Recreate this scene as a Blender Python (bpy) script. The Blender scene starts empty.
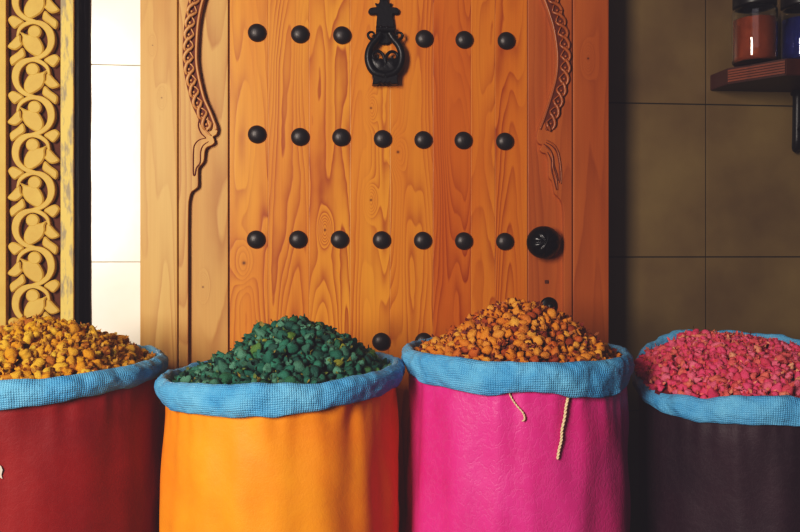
import bpy, bmesh, math, random
from mathutils import Vector, Matrix, noise
from mathutils.geometry import delaunay_2d_cdt
random.seed(7)
C = bpy.context.scene.collection
PI = math.pi
# ------------------------------------------------------------------ camera and pixel -> world helper
T = math.radians(5.6); F = 800.0; CZ = 0.95; HY = 250.0
FW = Vector((math.sin(T), math.cos(T), 0)); RT = Vector((math.cos(T), -math.sin(T), 0)); UP = Vector((0, 0, 1))
CAM = Vector((0, 0, CZ))
def pt(px, py, Y):
    d = FW + RT*((px-400)/F) + UP*((HY-py)/F)
    return CAM + d*(Y/d.y)
def at_depth(px, py, d):
    return CAM + (FW + RT*((px-400)/F) + UP*((HY-py)/F))*d
def proj(p):
    q = p - CAM; d = q.dot(FW)
    return 400 + F*q.dot(RT)/d, HY - F*q.z/d, d
cd = bpy.data.cameras.new('camera'); cam = bpy.data.objects.new('camera', cd); C.objects.link(cam)
cam.location = CAM; cam.rotation_euler = (PI/2, 0, -T)
cd.sensor_width = 36; cd.lens = 36; cd.shift_y = -16/800; cd.clip_start = 0.05
bpy.context.scene.camera = cam

Y_LEAF, Y_ARCH, Y_FRAME, Y_WALL = 1.826, 1.811, 1.811, 1.95

# ------------------------------------------------------------------ object helpers
def wloc(o):
    v = Vector((0, 0, 0))
    while o is not None:
        v += o.location; o = o.parent
    return v
def tag(o, label=None, cat=None, group=None, kind=None):
    if label: o['label'] = label
    if cat: o['category'] = cat
    if group: o['group'] = group
    if kind: o['kind'] = kind
    return o
def empty(name, loc):
    o = bpy.data.objects.new(name, None); o.empty_display_size = .05; C.objects.link(o); o.location = loc
    return o
def obj(name, bm, mats, parent=None, smooth=True, loc=None, angle=None):
    """link bm (world coordinates) as one mesh object"""
    base = wloc(parent) if parent else Vector((0, 0, 0))
    if loc is None: loc = base
    bmesh.ops.translate(bm, verts=bm.verts, vec=-Vector(loc))
    me = bpy.data.meshes.new(name); bm.to_mesh(me); bm.free()
    if not isinstance(mats, (list, tuple)): mats = [mats]
    for m in mats: me.materials.append(m)
    me.polygons.foreach_set('use_smooth', [smooth]*len(me.polygons))
    if angle is not None:
        me.polygons.foreach_set('use_smooth', [True]*len(me.polygons))
        try: me.set_sharp_from_angle(angle=math.radians(angle))
        except Exception: pass
    o = bpy.data.objects.new(name, me); C.objects.link(o)
    if parent: o.parent = parent
    o.location = Vector(loc) - base
    return o
def add_box(bm, x0, x1, y0, y1, z0, z1, bev=0.0, tone=None, mi=0):
    lay = None
    if tone is not None: lay = bm.verts.layers.float.get('tone') or bm.verts.layers.float.new('tone')
    vs = [bm.verts.new((x, y, z)) for x in (x0, x1) for y in (y0, y1) for z in (z0, z1)]
    fs = []
    for f in ((0,1,3,2), (4,6,7,5), (0,4,5,1), (2,3,7,6), (0,2,6,4), (1,5,7,3)):
        fs.append(bm.faces.new([vs[i] for i in f]))
    bmesh.ops.recalc_face_normals(bm, faces=fs)
    allv = vs
    if bev > 0:
        es = list({e for f in fs for e in f.edges})
        r = bmesh.ops.bevel(bm, geom=es, offset=bev, segments=2, affect='EDGES', profile=.6)
        allv = [v for f in r['faces'] for v in f.verts]
    if lay is not None:
        for v in allv: v[lay] = tone
def tube(bm, pts, rad, n=8, cap=True, squash=None, mi=0):
    """rad scalar or list"""
    pts = [Vector(p) for p in pts]; N = len(pts)
    if not isinstance(rad, (list, tuple)): rad = [rad]*N
    rings = []; prev = None
    for i, p in enumerate(pts):
        t = (pts[min(i+1, N-1)] - pts[max(i-1, 0)]).normalized()
        if prev is None:
            a = Vector((0, 1, 0)) if abs(t.y) < .9 else Vector((1, 0, 0))
            u = (a - t*a.dot(t)).normalized()
        else:
            u = (prev - t*prev.dot(t)).normalized()
        prev = u; w = t.cross(u)
        rings.append([bm.verts.new(p + (u*math.cos(2*PI*k/n) + w*math.sin(2*PI*k/n))*rad[i]) for k in range(n)])
    for a, b in zip(rings, rings[1:]):
        for k in range(n):
            f = bm.faces.new((a[k], a[(k+1) % n], b[(k+1) % n], b[k])); f.material_index = mi
    if cap:
        for r in (rings[0][::-1], rings[-1]):
            f = bm.faces.new(r); f.material_index = mi
    return rings
def catmull(P, n=8, closed=False):
    P = [Vector(p) for p in P]; out = []; N = len(P)
    rng = range(N) if closed else range(N-1)
    for i in rng:
        if closed: a, b, c, d = P[i-1], P[i], P[(i+1) % N], P[(i+2) % N]
        else: a, b, c, d = P[max(i-1, 0)], P[i], P[i+1], P[min(i+2, N-1)]
        for k in range(n):
            t = k/n
            out.append(.5*((2*b) + (c-a)*t + (2*a-5*b+4*c-d)*t*t + (3*b-a-3*c+d)*t**3))
    if not closed: out.append(P[-1])
    return out
def lathe(bm, prof, c, n=32, axis='z', cap=False, mi=0):
    """prof (r, h); axis z up or y (h goes toward -y)"""
    rings = []
    for r, h in prof:
        ring = []
        for k in range(n):
            a = 2*PI*k/n
            if axis == 'z': v = Vector((r*math.cos(a), r*math.sin(a), h))
            else: v = Vector((r*math.cos(a), -h, r*math.sin(a)))
            ring.append(bm.verts.new(Vector(c)+v))
        rings.append(ring)
    for a, b in zip(rings, rings[1:]):
        for k in range(n):
            f = bm.faces.new((a[k], a[(k+1) % n], b[(k+1) % n], b[k])); f.material_index = mi
    if cap:
        for r in (rings[0][::-1], rings[-1]):
            f = bm.faces.new(r); f.material_index = mi
    bmesh.ops.recalc_face_normals(bm, faces=bm.faces)
    return rings
def poly_prism(bm, pts2, yf, yb, cham=0.001, tone=None, mi=0):
    """pts2: (x,z) outline, front at yf (small y), chamfered front edge"""
    P = [Vector((p[0], p[1])) for p in pts2]; N = len(P)
    area = sum(P[i].x*P[(i+1) % N].y - P[(i+1) % N].x*P[i].y for i in range(N))
    if area < 0: P = P[::-1]
    ins = []
    for i in range(N):
        e1 = (P[i]-P[i-1]); e2 = (P[(i+1) % N]-P[i])
        n1 = Vector((-e1.y, e1.x)).normalized() if e1.length > 1e-9 else Vector((0, 0))
        n2 = Vector((-e2.y, e2.x)).normalized() if e2.length > 1e-9 else Vector((0, 0))
        m = n1+n2
        m = m/max(.35, m.length_squared/2) if m.length > 1e-6 else n1
        if m.length > 1.8: m = m.normalized()*1.8
        ins.append(P[i]+m*cham)
    lay = None
    if tone is not None: lay = bm.verts.layers.float.get('tone') or bm.verts.layers.float.new('tone')
    b = [bm.verts.new((p.x, yb, p.y)) for p in P]
    m_ = [bm.verts.new((p.x, yf+cham, p.y)) for p in P]
    t = [bm.verts.new((p.x, yf, p.y)) for p in ins]
    fs = []
    for i in range(N):
        j = (i+1) % N
        fs.append(bm.faces.new((b[i], b[j], m_[j], m_[i]))); fs.append(bm.faces.new((m_[i], m_[j], t[j], t[i])))
    ov, oe, of, orig, _, _ = delaunay_2d_cdt(ins, [], [list(range(N))], 1, 1e-7)
    cv = []
    for v, o in zip(ov, orig): cv.append(t[o[0]] if len(o) else bm.verts.new((v.x, yf, v.y)))
    for f in of:
        vv = [cv[i] for i in f]
        if len(set(vv)) < 3: continue
        try: fs.append(bm.faces.new(vv))
        except ValueError: pass
    if lay is not None:
        for v in cv: v[lay] = tone
    for f in fs: f.material_index = mi
    if lay is not None:
        for v in b+m_+t: v[lay] = tone
def px_poly(pp, Y):
    return [(pt(x, y, Y).x, pt(x, y, Y).z) for x, y in pp]
def ribbon_outline(pts, wid):
    """2D centreline + widths -> outline"""
    P = [Vector(p) for p in pts]; L = []; R = []
    for i, p in enumerate(P):
        t = (P[min(i+1, len(P)-1)]-P[max(i-1, 0)]).normalized(); n = Vector((-t.y, t.x))
        L.append(p+n*wid[i]/2); R.append(p-n*wid[i]/2)
    return L+R[::-1]

# ------------------------------------------------------------------ materials
def lin(r, g, b):
    f = lambda c: (c/255/12.92) if c/255 <= .04045 else ((c/255+.055)/1.055)**2.4
    return (f(r), f(g), f(b), 1)
class NT:
    def __init__(s, name):
        s.m = bpy.data.materials.new(name); s.m.use_nodes = True; s.t = s.m.node_tree; s.n = s.t.nodes
        s.b = s.n['Principled BSDF']
    def add(s, typ, **kw):
        n = s.n.new(typ)
        for k, v in kw.items():
            if k.startswith('i_'):
                key = k[2:]; key = int(key) if key.isdigit() else key.replace('_', ' ')
                if hasattr(v, 'links') or isinstance(v, bpy.types.NodeSocket): s.t.links.new(v, n.inputs[key])
                else: n.inputs[key].default_value = v
            else: setattr(n, k, v)
        return n
    def link(s, a, b): s.t.links.new(a, b)
    def math(s, op, a, b=0.0, c=0.0):
        n = s.n.new('ShaderNodeMath'); n.operation = op
        for i, v in enumerate((a, b, c)):
            if isinstance(v, bpy.types.NodeSocket): s.t.links.new(v, n.inputs[i])
            else: n.inputs[i].default_value = v
        return n.outputs[0]
    def mix(s, fac, a, b, blend='MIX'):
        n = s.n.new('ShaderNodeMix'); n.data_type = 'RGBA'; n.blend_type = blend
        for i, v in ((0, fac), (6, a), (7, b)):
            if isinstance(v, bpy.types.NodeSocket): s.t.links.new(v, n.inputs[i])
            else: n.inputs[i].default_value = v
        return n.outputs[2]
    def ramp(s, fac, stops, interp='LINEAR'):
        n = s.n.new('ShaderNodeValToRGB'); n.color_ramp.interpolation = interp
        e = n.color_ramp.elements
        while len(e) < len(stops): e.new(.5)
        for el, (p, c) in zip(e, stops):
            el.position = p; el.color = c
        s.t.links.new(fac, n.inputs[0]); return n.outputs[0]
    def scale(s, vec, sc, off=None):
        n = s.n.new('ShaderNodeMapping'); s.t.links.new(vec, n.inputs[0]); n.inputs['Scale'].default_value = sc
        if off is not None:
            if isinstance(off, bpy.types.NodeSocket): s.t.links.new(off, n.inputs['Location'])
            else: n.inputs['Location'].default_value = off
        return n.outputs[0]
    def noise(s, vec, scale, detail=3, rough=.5):
        n = s.n.new('ShaderNodeTexNoise'); s.t.links.new(vec, n.inputs['Vector'])
        n.inputs['Scale'].default_value = scale; n.inputs['Detail'].default_value = detail; n.inputs['Roughness'].default_value = rough
        return n.outputs[0]
    def bump(s, h, strength, dist=.001):
        n = s.n.new('ShaderNodeBump'); n.inputs['Strength'].default_value = strength; n.inputs['Distance'].default_value = dist
        s.t.links.new(h, n.inputs['Height']); s.t.links.new(n.outputs[0], s.b.inputs['Normal'])
    def base(s, c):
        if isinstance(c, bpy.types.NodeSocket): s.t.links.new(c, s.b.inputs['Base Color'])
        else: s.b.inputs['Base Color'].default_value = c
    def set(s, **kw):
        for k, v in kw.items():
            s.b.inputs[k.replace('_', ' ')].default_value = v
def obj_co(m): return m.add('ShaderNodeTexCoord').outputs['Object']

def wood(name, light, mid, dark, rough=.42, lines=26, fx=9.0, fz=.75, knots=(), contrast=1.0, use_tone=True, seed=0.0, spec=.4):
    m = NT(name); co = obj_co(m)
    sep = m.add('ShaderNodeSeparateXYZ'); m.link(co, sep.inputs[0]); X, Z = sep.outputs[0], sep.outputs[2]
    tone = m.add('ShaderNodeAttribute', attribute_name='tone').outputs['Fac'] if use_tone else m.add('ShaderNodeValue').outputs[0]
    off = m.math('MULTIPLY', tone, 37.0)
    cx = m.math('ADD', m.math('MULTIPLY', X, fx), m.math('ADD', off, seed)); cz = m.math('ADD', m.math('MULTIPLY', Z, fz), off)
    cb = m.add('ShaderNodeCombineXYZ', i_0=cx, i_1=off, i_2=cz).outputs[0]
    f = m.noise(cb, 1.0, 1.5, .4)
    # small wander so the lines are not perfectly smooth
    cb2 = m.add('ShaderNodeCombineXYZ', i_0=m.math('MULTIPLY', cx, 2.3), i_1=off, i_2=m.math('MULTIPLY', cz, 9.0)).outputs[0]
    f = m.math('ADD', f, m.math('MULTIPLY', m.noise(cb2, 1.0, 2, .5), .035))
    spot = None
    for (kx, kz, ks) in knots:
        dx = m.math('SUBTRACT', X, kx); dz = m.math('MULTIPLY', m.math('SUBTRACT', Z, kz), .38)
        d2 = m.math('ADD', m.math('MULTIPLY', dx, dx), m.math('MULTIPLY', dz, dz))
        g = m.math('EXPONENT', m.math('MULTIPLY', d2, -1.0/(ks*ks)))
        f = m.math('ADD', f, m.math('MULTIPLY', g, .35))
        dz2 = m.math('SUBTRACT', Z, kz)
        d3 = m.math('ADD', m.math('MULTIPLY', dx, dx), m.math('MULTIPLY', dz2, dz2))
        sp = m.math('EXPONENT', m.math('MULTIPLY', d3, -1.0/(ks*ks*.045)))
        spot = sp if spot is None else m.math('MAXIMUM', spot, sp)
    saw = m.math('FRACT', m.math('MULTIPLY', f, lines))
    line = m.math('POWER', saw, 2.1)
    edge = m.math('SMOOTH_MIN', line, m.math('MULTIPLY', m.math('SUBTRACT', 1.0, saw), 9.0), .12)
    edge = m.math('MAXIMUM', edge, 0.0)
    # fine fibres
    fib = m.noise(m.scale(co, (260, 1, 5), None), 1.0, 3, .6)
    big = m.noise(m.add('ShaderNodeCombineXYZ', i_0=m.math('ADD', m.math('MULTIPLY', X, 14), off), i_1=off, i_2=m.math('MULTIPLY', Z, 1.6)).outputs[0], 1.0, 2, .5)
    c = m.mix(m.math('MULTIPLY', m.ramp(big, [(.3, (0, 0, 0, 1)), (.72, (1, 1, 1, 1))]), .9), light, mid)
    mk = m.noise(m.add('ShaderNodeCombineXYZ', i_0=m.math('ADD', m.math('MULTIPLY', X, 22), off), i_1=m.math('MULTIPLY', off, 1.7), i_2=m.math('MULTIPLY', Z, 1.1)).outputs[0], 1.0, 1.5, .5)
    mk = m.ramp(mk, [(.36, (.16, .16, .16, 1)), (.62, (1, 1, 1, 1))])
    edge = m.math('MULTIPLY', edge, mk)
    c = m.mix(m.math('MULTIPLY', edge, .62*contrast), c, dark)
    c = m.mix(m.math('MULTIPLY', fib, .28), c, dark)
    if spot is not None: c = m.mix(m.math('MULTIPLY', spot, .9), c, lin(52, 22, 12))
    # per plank tone
    if use_tone:
        c = m.mix(m.math('FRACT', m.math('MULTIPLY', tone, 10.0)), c, m.mix(1.0, c, lin(222, 180, 166), 'MULTIPLY'))
    m.base(c); m.set(Roughness=rough); m.b.inputs['Specular IOR Level'].default_value = spec
    m.bump(m.math('SUBTRACT', m.math('MULTIPLY', fib, .5), m.math('MULTIPLY', edge, .5)), .25, .0006)
    return m.m
def iron(name, col=(20, 20, 23), rough=.38):
    m = NT(name); co = obj_co(m); n = m.noise(co, 160, 4, .6)
    m.base(m.mix(n, lin(*col), lin(col[0]+16, col[1]+14, col[2]+12)))
    m.set(Metallic=.55, Roughness=rough); m.bump(n, .35, .0015)
    return m.m
def plain(name, col, rough=.6, var=.25, scale=60, bump=.2, dist=.001, col2=None, spec=.4):
    m = NT(name); co = obj_co(m); n = m.noise(co, scale, 5, .6)
    c2 = lin(*col2) if col2 else tuple([x*(1-var) for x in lin(*col)[:3]]+[1])
    m.base(m.mix(n, lin(*col), c2)); m.set(Roughness=rough); m.b.inputs['Specular IOR Level'].default_value = spec
    m.bump(n, bump, dist)
    return m.m

# ------------------------------------------------------------------ setting: walls and floor
def tile_mat(name, col, col2, rough):
    m = NT(name); co = obj_co(m)
    n = m.noise(co, 3.5, 4, .55); n2 = m.noise(co, 55, 3, .6)
    c = m.mix(m.ramp(n, [(.3, (0, 0, 0, 1)), (.7, (1, 1, 1, 1))]), lin(*col), lin(*col2))
    m.base(c); m.set(Roughness=rough); m.bump(m.math('ADD', m.math('MULTIPLY', n2, .3), n), .12, .003)
    return m.m
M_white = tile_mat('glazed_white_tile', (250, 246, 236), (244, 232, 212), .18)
M_tan = tile_mat('glazed_tan_tile_dimmed', (132, 112, 76), (104, 84, 60), .33)  # tan tile, colour darkened to stand in for weaker light on this wall
M_grout = plain('grout', (176, 170, 156), .9)
M_grout_d = plain('dark_grout', (52, 44, 36), .9)
zc = lambda py, Y, px: pt(px, py, Y).z
def tiled_wall(name, x0, x1, zs, xs, mat, grout, gap):
    """tile field between x0..x1, grout joints at the given heights and x positions, tiles real bevelled slabs"""
    bm = bmesh.new()
    add_box(bm, x0, x1, Y_WALL+.004, Y_WALL+.12, 0, 2.7)
    for f in bm.faces: f.material_index = 1
    zz = [0]+[z for z in zs if 0 < z < 2.7]+[2.7]; xx = [x0]+[x for x in xs if x0 < x < x1]+[x1]
    for a, b in zip(zz, zz[1:]):
        for c, d in zip(xx, xx[1:]):
            add_box(bm, c+gap/2, d-gap/2, Y_WALL, Y_WALL+.006, a+gap/2, b-gap/2, bev=.0012)
    o = obj(name, bm, [mat, grout], smooth=False); o['kind'] = 'structure'
    return o
XM = pt(375, 250, Y_WALL).x
zl = zc(262, Y_WALL, 114); hl = zc(65, Y_WALL, 114)-zl
xl = pt(88, 250, Y_WALL).x-.03
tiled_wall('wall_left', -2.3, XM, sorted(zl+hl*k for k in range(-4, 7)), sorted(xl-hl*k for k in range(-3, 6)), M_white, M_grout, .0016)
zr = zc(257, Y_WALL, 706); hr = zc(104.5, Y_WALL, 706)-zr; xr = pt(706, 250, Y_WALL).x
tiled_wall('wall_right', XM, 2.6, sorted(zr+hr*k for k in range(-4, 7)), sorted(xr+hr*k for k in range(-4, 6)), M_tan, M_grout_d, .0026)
bm = bmesh.new(); add_box(bm, -2.3, 2.6, -1.6, Y_WALL+.12, -.08, 0)
fl = obj('floor', bm, plain('worn_terracotta_floor', (96, 62, 48), .7, .4, 6), smooth=False); fl['kind'] = 'structure'

# ------------------------------------------------------------------ carved panel at left
M_yel = plain('ochre_painted_wood', (214, 176, 86), .62, col2=(192, 150, 68), scale=40, bump=.35)
M_rec = plain('brown_recess', (98, 56, 40), .85, .35, 50)
def worn():
    m = NT('worn_ochre_border'); co = obj_co(m)
    n = m.noise(m.scale(co, (60, 60, 14)), 1.0, 4, .65)
    m.base(m.mix(m.ramp(n, [(.5, (0, 0, 0, 1)), (.62, (1, 1, 1, 1))]), lin(222, 190, 104), lin(158, 142, 112))); m.set(Roughness=.7); m.bump(n, .3)
    return m.m
def blackpaint():
    m = NT('glossy_black_paint'); co = obj_co(m)
    n = m.noise(m.scale(co, (90, 90, 9)), 1.0, 5, .7)
    m.base(m.mix(m.ramp(n, [(.58, (0, 0, 0, 1)), (.72, (1, 1, 1, 1))]), lin(13, 11, 13), lin(44, 40, 42))); m.set(Roughness=.42); m.b.inputs['Specular IOR Level'].default_value = .1; m.bump(n, .5, .002)
    return m.m
YC = 1.928
P0 = pt(35, 250, YC)
panel = empty('carved_panel', (P0.x, Y_WALL-.01, 0))
tag(panel, 'ochre carved scrollwork panel with black edge on the white tiled wall', 'carved panel')
px2m = lambda px: pt(px, 250, YC).x
bm = bmesh.new(); add_box(bm, px2m(-3), px2m(64), YC+.0185, Y_WALL-.001, 0, 2.3)
obj('backing', bm, M_rec, panel, smooth=False)
bm = bmesh.new(); add_box(bm, px2m(-10), px2m(6), YC-.001, Y_WALL-.001, 0, 2.3, bev=.002)
obj('border', bm, M_yel, panel, smooth=False)
bm = bmesh.new(); add_box(bm, px2m(60.5), px2m(73.5), YC-.001, Y_WALL-.001, 0, 2.3, bev=.002)
obj('border', bm, worn(), panel, smooth=False)['label'] = 'worn border strip'
bm = bmesh.new()
x0, x1 = px2m(73.5), px2m(88)
prof = [(x0, YC+.010), (x0+.010, YC+.008), (x0+.020, YC+.014), (x0+.024, YC+.010), (x1-.003, YC+.012), (x1, YC+.015), (x1, Y_WALL-.001), (x0, Y_WALL-.001)]
NZ = 46; rows = []
for k in range(NZ+1):
    z = 2.3*k/NZ
    rows.append([bm.verts.new((x+(noise.noise(Vector((7, i*.3, z*14)))*.0016 if i in (4, 5, 6) else 0), y, z)) for i, (x, y) in enumerate(prof)])
for a, b in zip(rows, rows[1:]):
    for i in range(len(prof)):
        j = (i+1) % len(prof); bm.faces.new((a[i], a[j], b[j], b[i]))
bm.faces.new(rows[-1]); bmesh.ops.recalc_face_normals(bm, faces=bm.faces)
obj('black_edge', bm, blackpaint(), panel, angle=40)['label'] = 'black painted edge'
# scroll relief: two mirrored motifs stepping down the strip
PITCH = 39.3; MC = 33.0
band = [(17, 23, 2.5), (19.5, 15, 4), (26, 9.6, 4.6), (34, 7.6, 4.6), (42.5, 10, 6.4), (49, 17, 7.8), (51, 27, 7.4), (48.5, 36, 6), (42, 42.5, 5), (33, 46, 4.2), (26, 47, 3)]
body = [(18, 17), (21.5, 22.5), (21.5, 28.5), (24, 35), (30, 40.5), (37, 43.5), (42, 40), (43, 34), (41, 28), (38, 23.5), (33, 20), (26.5, 20.5)]
leafL = [(7, 33), (12, 27), (17, 21.5), (20, 22), (20.6, 28), (22, 31.5), (16, 36.8), (10, 36.2)]
leafR = [(57, 6), (50, 0), (44, -5), (41.5, 3.5), (48, 9), (55, 14)]
leafS = [(23, 7), (17, 2.5), (11, 1), (7, 6), (13, 14.5), (19, 11)]
def smooth2(pp, n=4):
    return [(v.x, v.y) for v in catmull([(a, b, 0) for a, b in pp], n, True)]
bm = bmesh.new(); kk = 0
mpp = (px2m(60)-px2m(6))/54.0                      # metres per photo pixel on the strip
zbase = pt(33, 90, YC).z
for r in range(-13, 24):
    mir = (r % 2 != 0)
    def mp(pp):
        return [(px2m(MC)+((-1 if mir else 1)*(x-MC))*mpp, zbase-(y+r*PITCH)*mpp) for x, y in pp]
    if not (0.1 < zbase-(r*PITCH+40)*mpp and zbase-(r*PITCH-5)*mpp < 2.29): continue
    b3 = catmull(band, 5)
    ol = ribbon_outline([(v.x, v.y) for v in b3], [v.z for v in b3])
    jit = (r % 3)*.0002
    poly_prism(bm, mp([(v.x, v.y) for v in ol]), YC+.001+jit, YC+.0205, .0014)
    poly_prism(bm, mp([(34+7.0*math.cos(a*PI/9), 17.6+7.0*math.sin(a*PI/9)) for a in range(18)]), YC+.0016+jit, YC+.0205, .003)
    poly_prism(bm, mp(smooth2(body)), YC+.0022+jit, YC+.0205, .003)
    for lf, dy in ((leafL, .0012), (leafR, .0028), (leafS, .0034)):
        poly_prism(bm, mp(smooth2(lf)), YC+dy+jit, YC+.0205, .003)
bmesh.ops.recalc_face_normals(bm, faces=bm.faces)
obj('scroll_relief', bm, M_yel, panel, angle=35)

# ------------------------------------------------------------------ door
DX = pt(375, 250, Y_LEAF).x
door = empty('door_1', (DX, Y_WALL, 0))
tag(door, 'tall varnished pine door with iron studs, knocker and carved arch', 'door', kind='structure')
ZT = 2.12
def kn(px, py, s): 
    p = pt(px, py, Y_LEAF); return (p.x-DX, p.z, s)
W_leaf = wood('orange_varnished_pine', lin(230, 156, 50), lin(216, 130, 40), lin(146, 56, 20), .36, contrast=1.6, lines=17, fx=13, fz=1.5,
              knots=[kn(244, 263, .020), kn(325, 230, .012), kn(398, 152, .016), kn(371, 108, .012), kn(371, 200, .013)])
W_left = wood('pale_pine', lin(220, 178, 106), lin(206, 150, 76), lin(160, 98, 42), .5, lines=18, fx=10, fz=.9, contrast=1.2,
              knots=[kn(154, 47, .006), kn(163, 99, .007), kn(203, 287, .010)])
W_right = wood('reddish_pine_dimmed', lin(190, 110, 52), lin(170, 90, 40), lin(116, 50, 24), .4, lines=16, fx=9, fz=.8, contrast=.8, knots=[kn(586, 60, .012)])  # reddish wood, colour also darkened for light falloff on this side
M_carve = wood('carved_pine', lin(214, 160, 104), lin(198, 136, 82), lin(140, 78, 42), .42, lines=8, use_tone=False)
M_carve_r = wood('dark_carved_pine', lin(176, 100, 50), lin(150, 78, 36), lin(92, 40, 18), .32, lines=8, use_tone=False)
M_groove_shade = plain('wood_groove_shade', (108, 46, 24), .7, .35)  # dark colour stands in for the shade inside carved grooves
M_gap = plain('door_gap', (30, 16, 14), .9)
M_iron = iron('blackened_iron')
M_iron2 = iron('black_iron_studs', (46, 43, 44), .42)
xp = lambda px, Y: pt(px, 250, Y).x
# frame posts
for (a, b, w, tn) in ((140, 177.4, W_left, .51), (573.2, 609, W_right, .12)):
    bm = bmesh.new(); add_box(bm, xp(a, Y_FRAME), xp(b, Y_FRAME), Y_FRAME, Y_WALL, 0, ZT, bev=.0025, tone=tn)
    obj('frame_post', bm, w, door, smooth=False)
bm = bmesh.new(); add_box(bm, xp(140, Y_FRAME), xp(609, Y_FRAME), Y_FRAME, Y_WALL, ZT+.001, ZT+.11, bev=.0025, tone=.3)
obj('frame_head', bm, W_leaf, door, smooth=False)
bm = bmesh.new(); add_box(bm, xp(150, Y_FRAME), xp(600, Y_FRAME), Y_LEAF+.012, Y_WALL-.002, 0, ZT)
obj('backing', bm, M_gap, door, smooth=False)
# leaf: stile boards + planks, one mesh each
bm = bmesh.new()
add_box(bm, xp(179, Y_LEAF), xp(228.2, Y_LEAF), Y_LEAF-.001, Y_LEAF+.03, 0, ZT, bev=.002, tone=.33)
obj('stile', bm, W_left, door, smooth=False)
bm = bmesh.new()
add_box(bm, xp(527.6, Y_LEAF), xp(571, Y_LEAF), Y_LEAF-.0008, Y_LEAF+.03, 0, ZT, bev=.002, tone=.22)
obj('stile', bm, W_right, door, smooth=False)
bm = bmesh.new(); planks = [229.6, 268, 309, 350, 390, 433, 471, 495, 527.2]
tones = [.105, .22, .31, .405, .525, .689, .744, .854]
for a, b, tn in zip(planks, planks[1:], tones):
    add_box(bm, xp(a, Y_LEAF)+.0001, xp(b, Y_LEAF)-.0001, Y_LEAF, Y_LEAF+.028, 0, ZT, bev=.0007, tone=tn)
leaf = obj('plank_panel', bm, W_leaf, door, smooth=False)
# carved arch boards
LE = [(212, -16), (204.6, 0), (200.2, 20), (198.4, 40), (198, 60), (200, 75), (203.4, 90), (206.4, 100), (211, 110), (215, 120), (217.6, 128), (216.4, 134), (213, 136.6), (213.8, 139), (214.3, 142.5), (211.6, 145), (206.8, 147.2), (204.8, 151), (203.8, 160), (202, 163.4), (199, 167), (198, 171), (198, 185), (196, 188.4), (191.4, 192), (189.3, 198), (188.4, 206), (188, 230)]
RE = [(535, -16), (543, 0), (550, 20), (553.2, 33), (555.4, 48), (556, 60), (555, 75), (551.5, 90), (547, 105), (542, 120), (538.6, 129), (537.2, 138), (539, 143), (542.5, 145), (541.2, 147), (540.6, 150), (543, 152.6), (546.6, 154), (548.6, 160), (549.2, 168), (549.4, 177), (552.5, 181), (554, 187), (555, 193), (558, 196.5), (561, 200), (563, 205), (564, 214), (564, 230)]
def smooth_edge(E):
    E2 = []
    P = catmull([(a, b, 0) for a, b in E], 4)
    return [(v.x, v.y) for v in P]
LEs, REs = smooth_edge(LE), smooth_edge(RE)
def arch_full(E, xo, Y):
    w = px_poly(E, Y)
    xtop, xbot = w[0][0], w[-1][0]
    # above the frame the arch springs on toward the door's middle
    mid = xp(376, Y); s = 1 if xtop < mid else -1
    top = [(xtop + s*.10*k*k/9 + s*.03*k/3, w[0][1]+.09*k) for k in (3, 2, 1)]
    xo_ = xp(xo, Y)
    return [(xo_, .0), (xo_, ZT), (top[0][0]+s*.12, ZT), (top[0][0]+s*.08, top[0][1]+.08)] + top + w + [(xbot, .0)]
arches = []
for E, xo, w, tn in ((LEs, 178.6, W_left, .42), (REs, 572, W_right, .31)):
    bm = bmesh.new(); poly_prism(bm, arch_full(E, xo, Y_ARCH), Y_ARCH, Y_LEAF-.0005, .0009, tone=tn)
    bmesh.ops.recalc_face_normals(bm, faces=bm.faces)
    arches.append(obj('arch_board', bm, w, door, angle=35))
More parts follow.
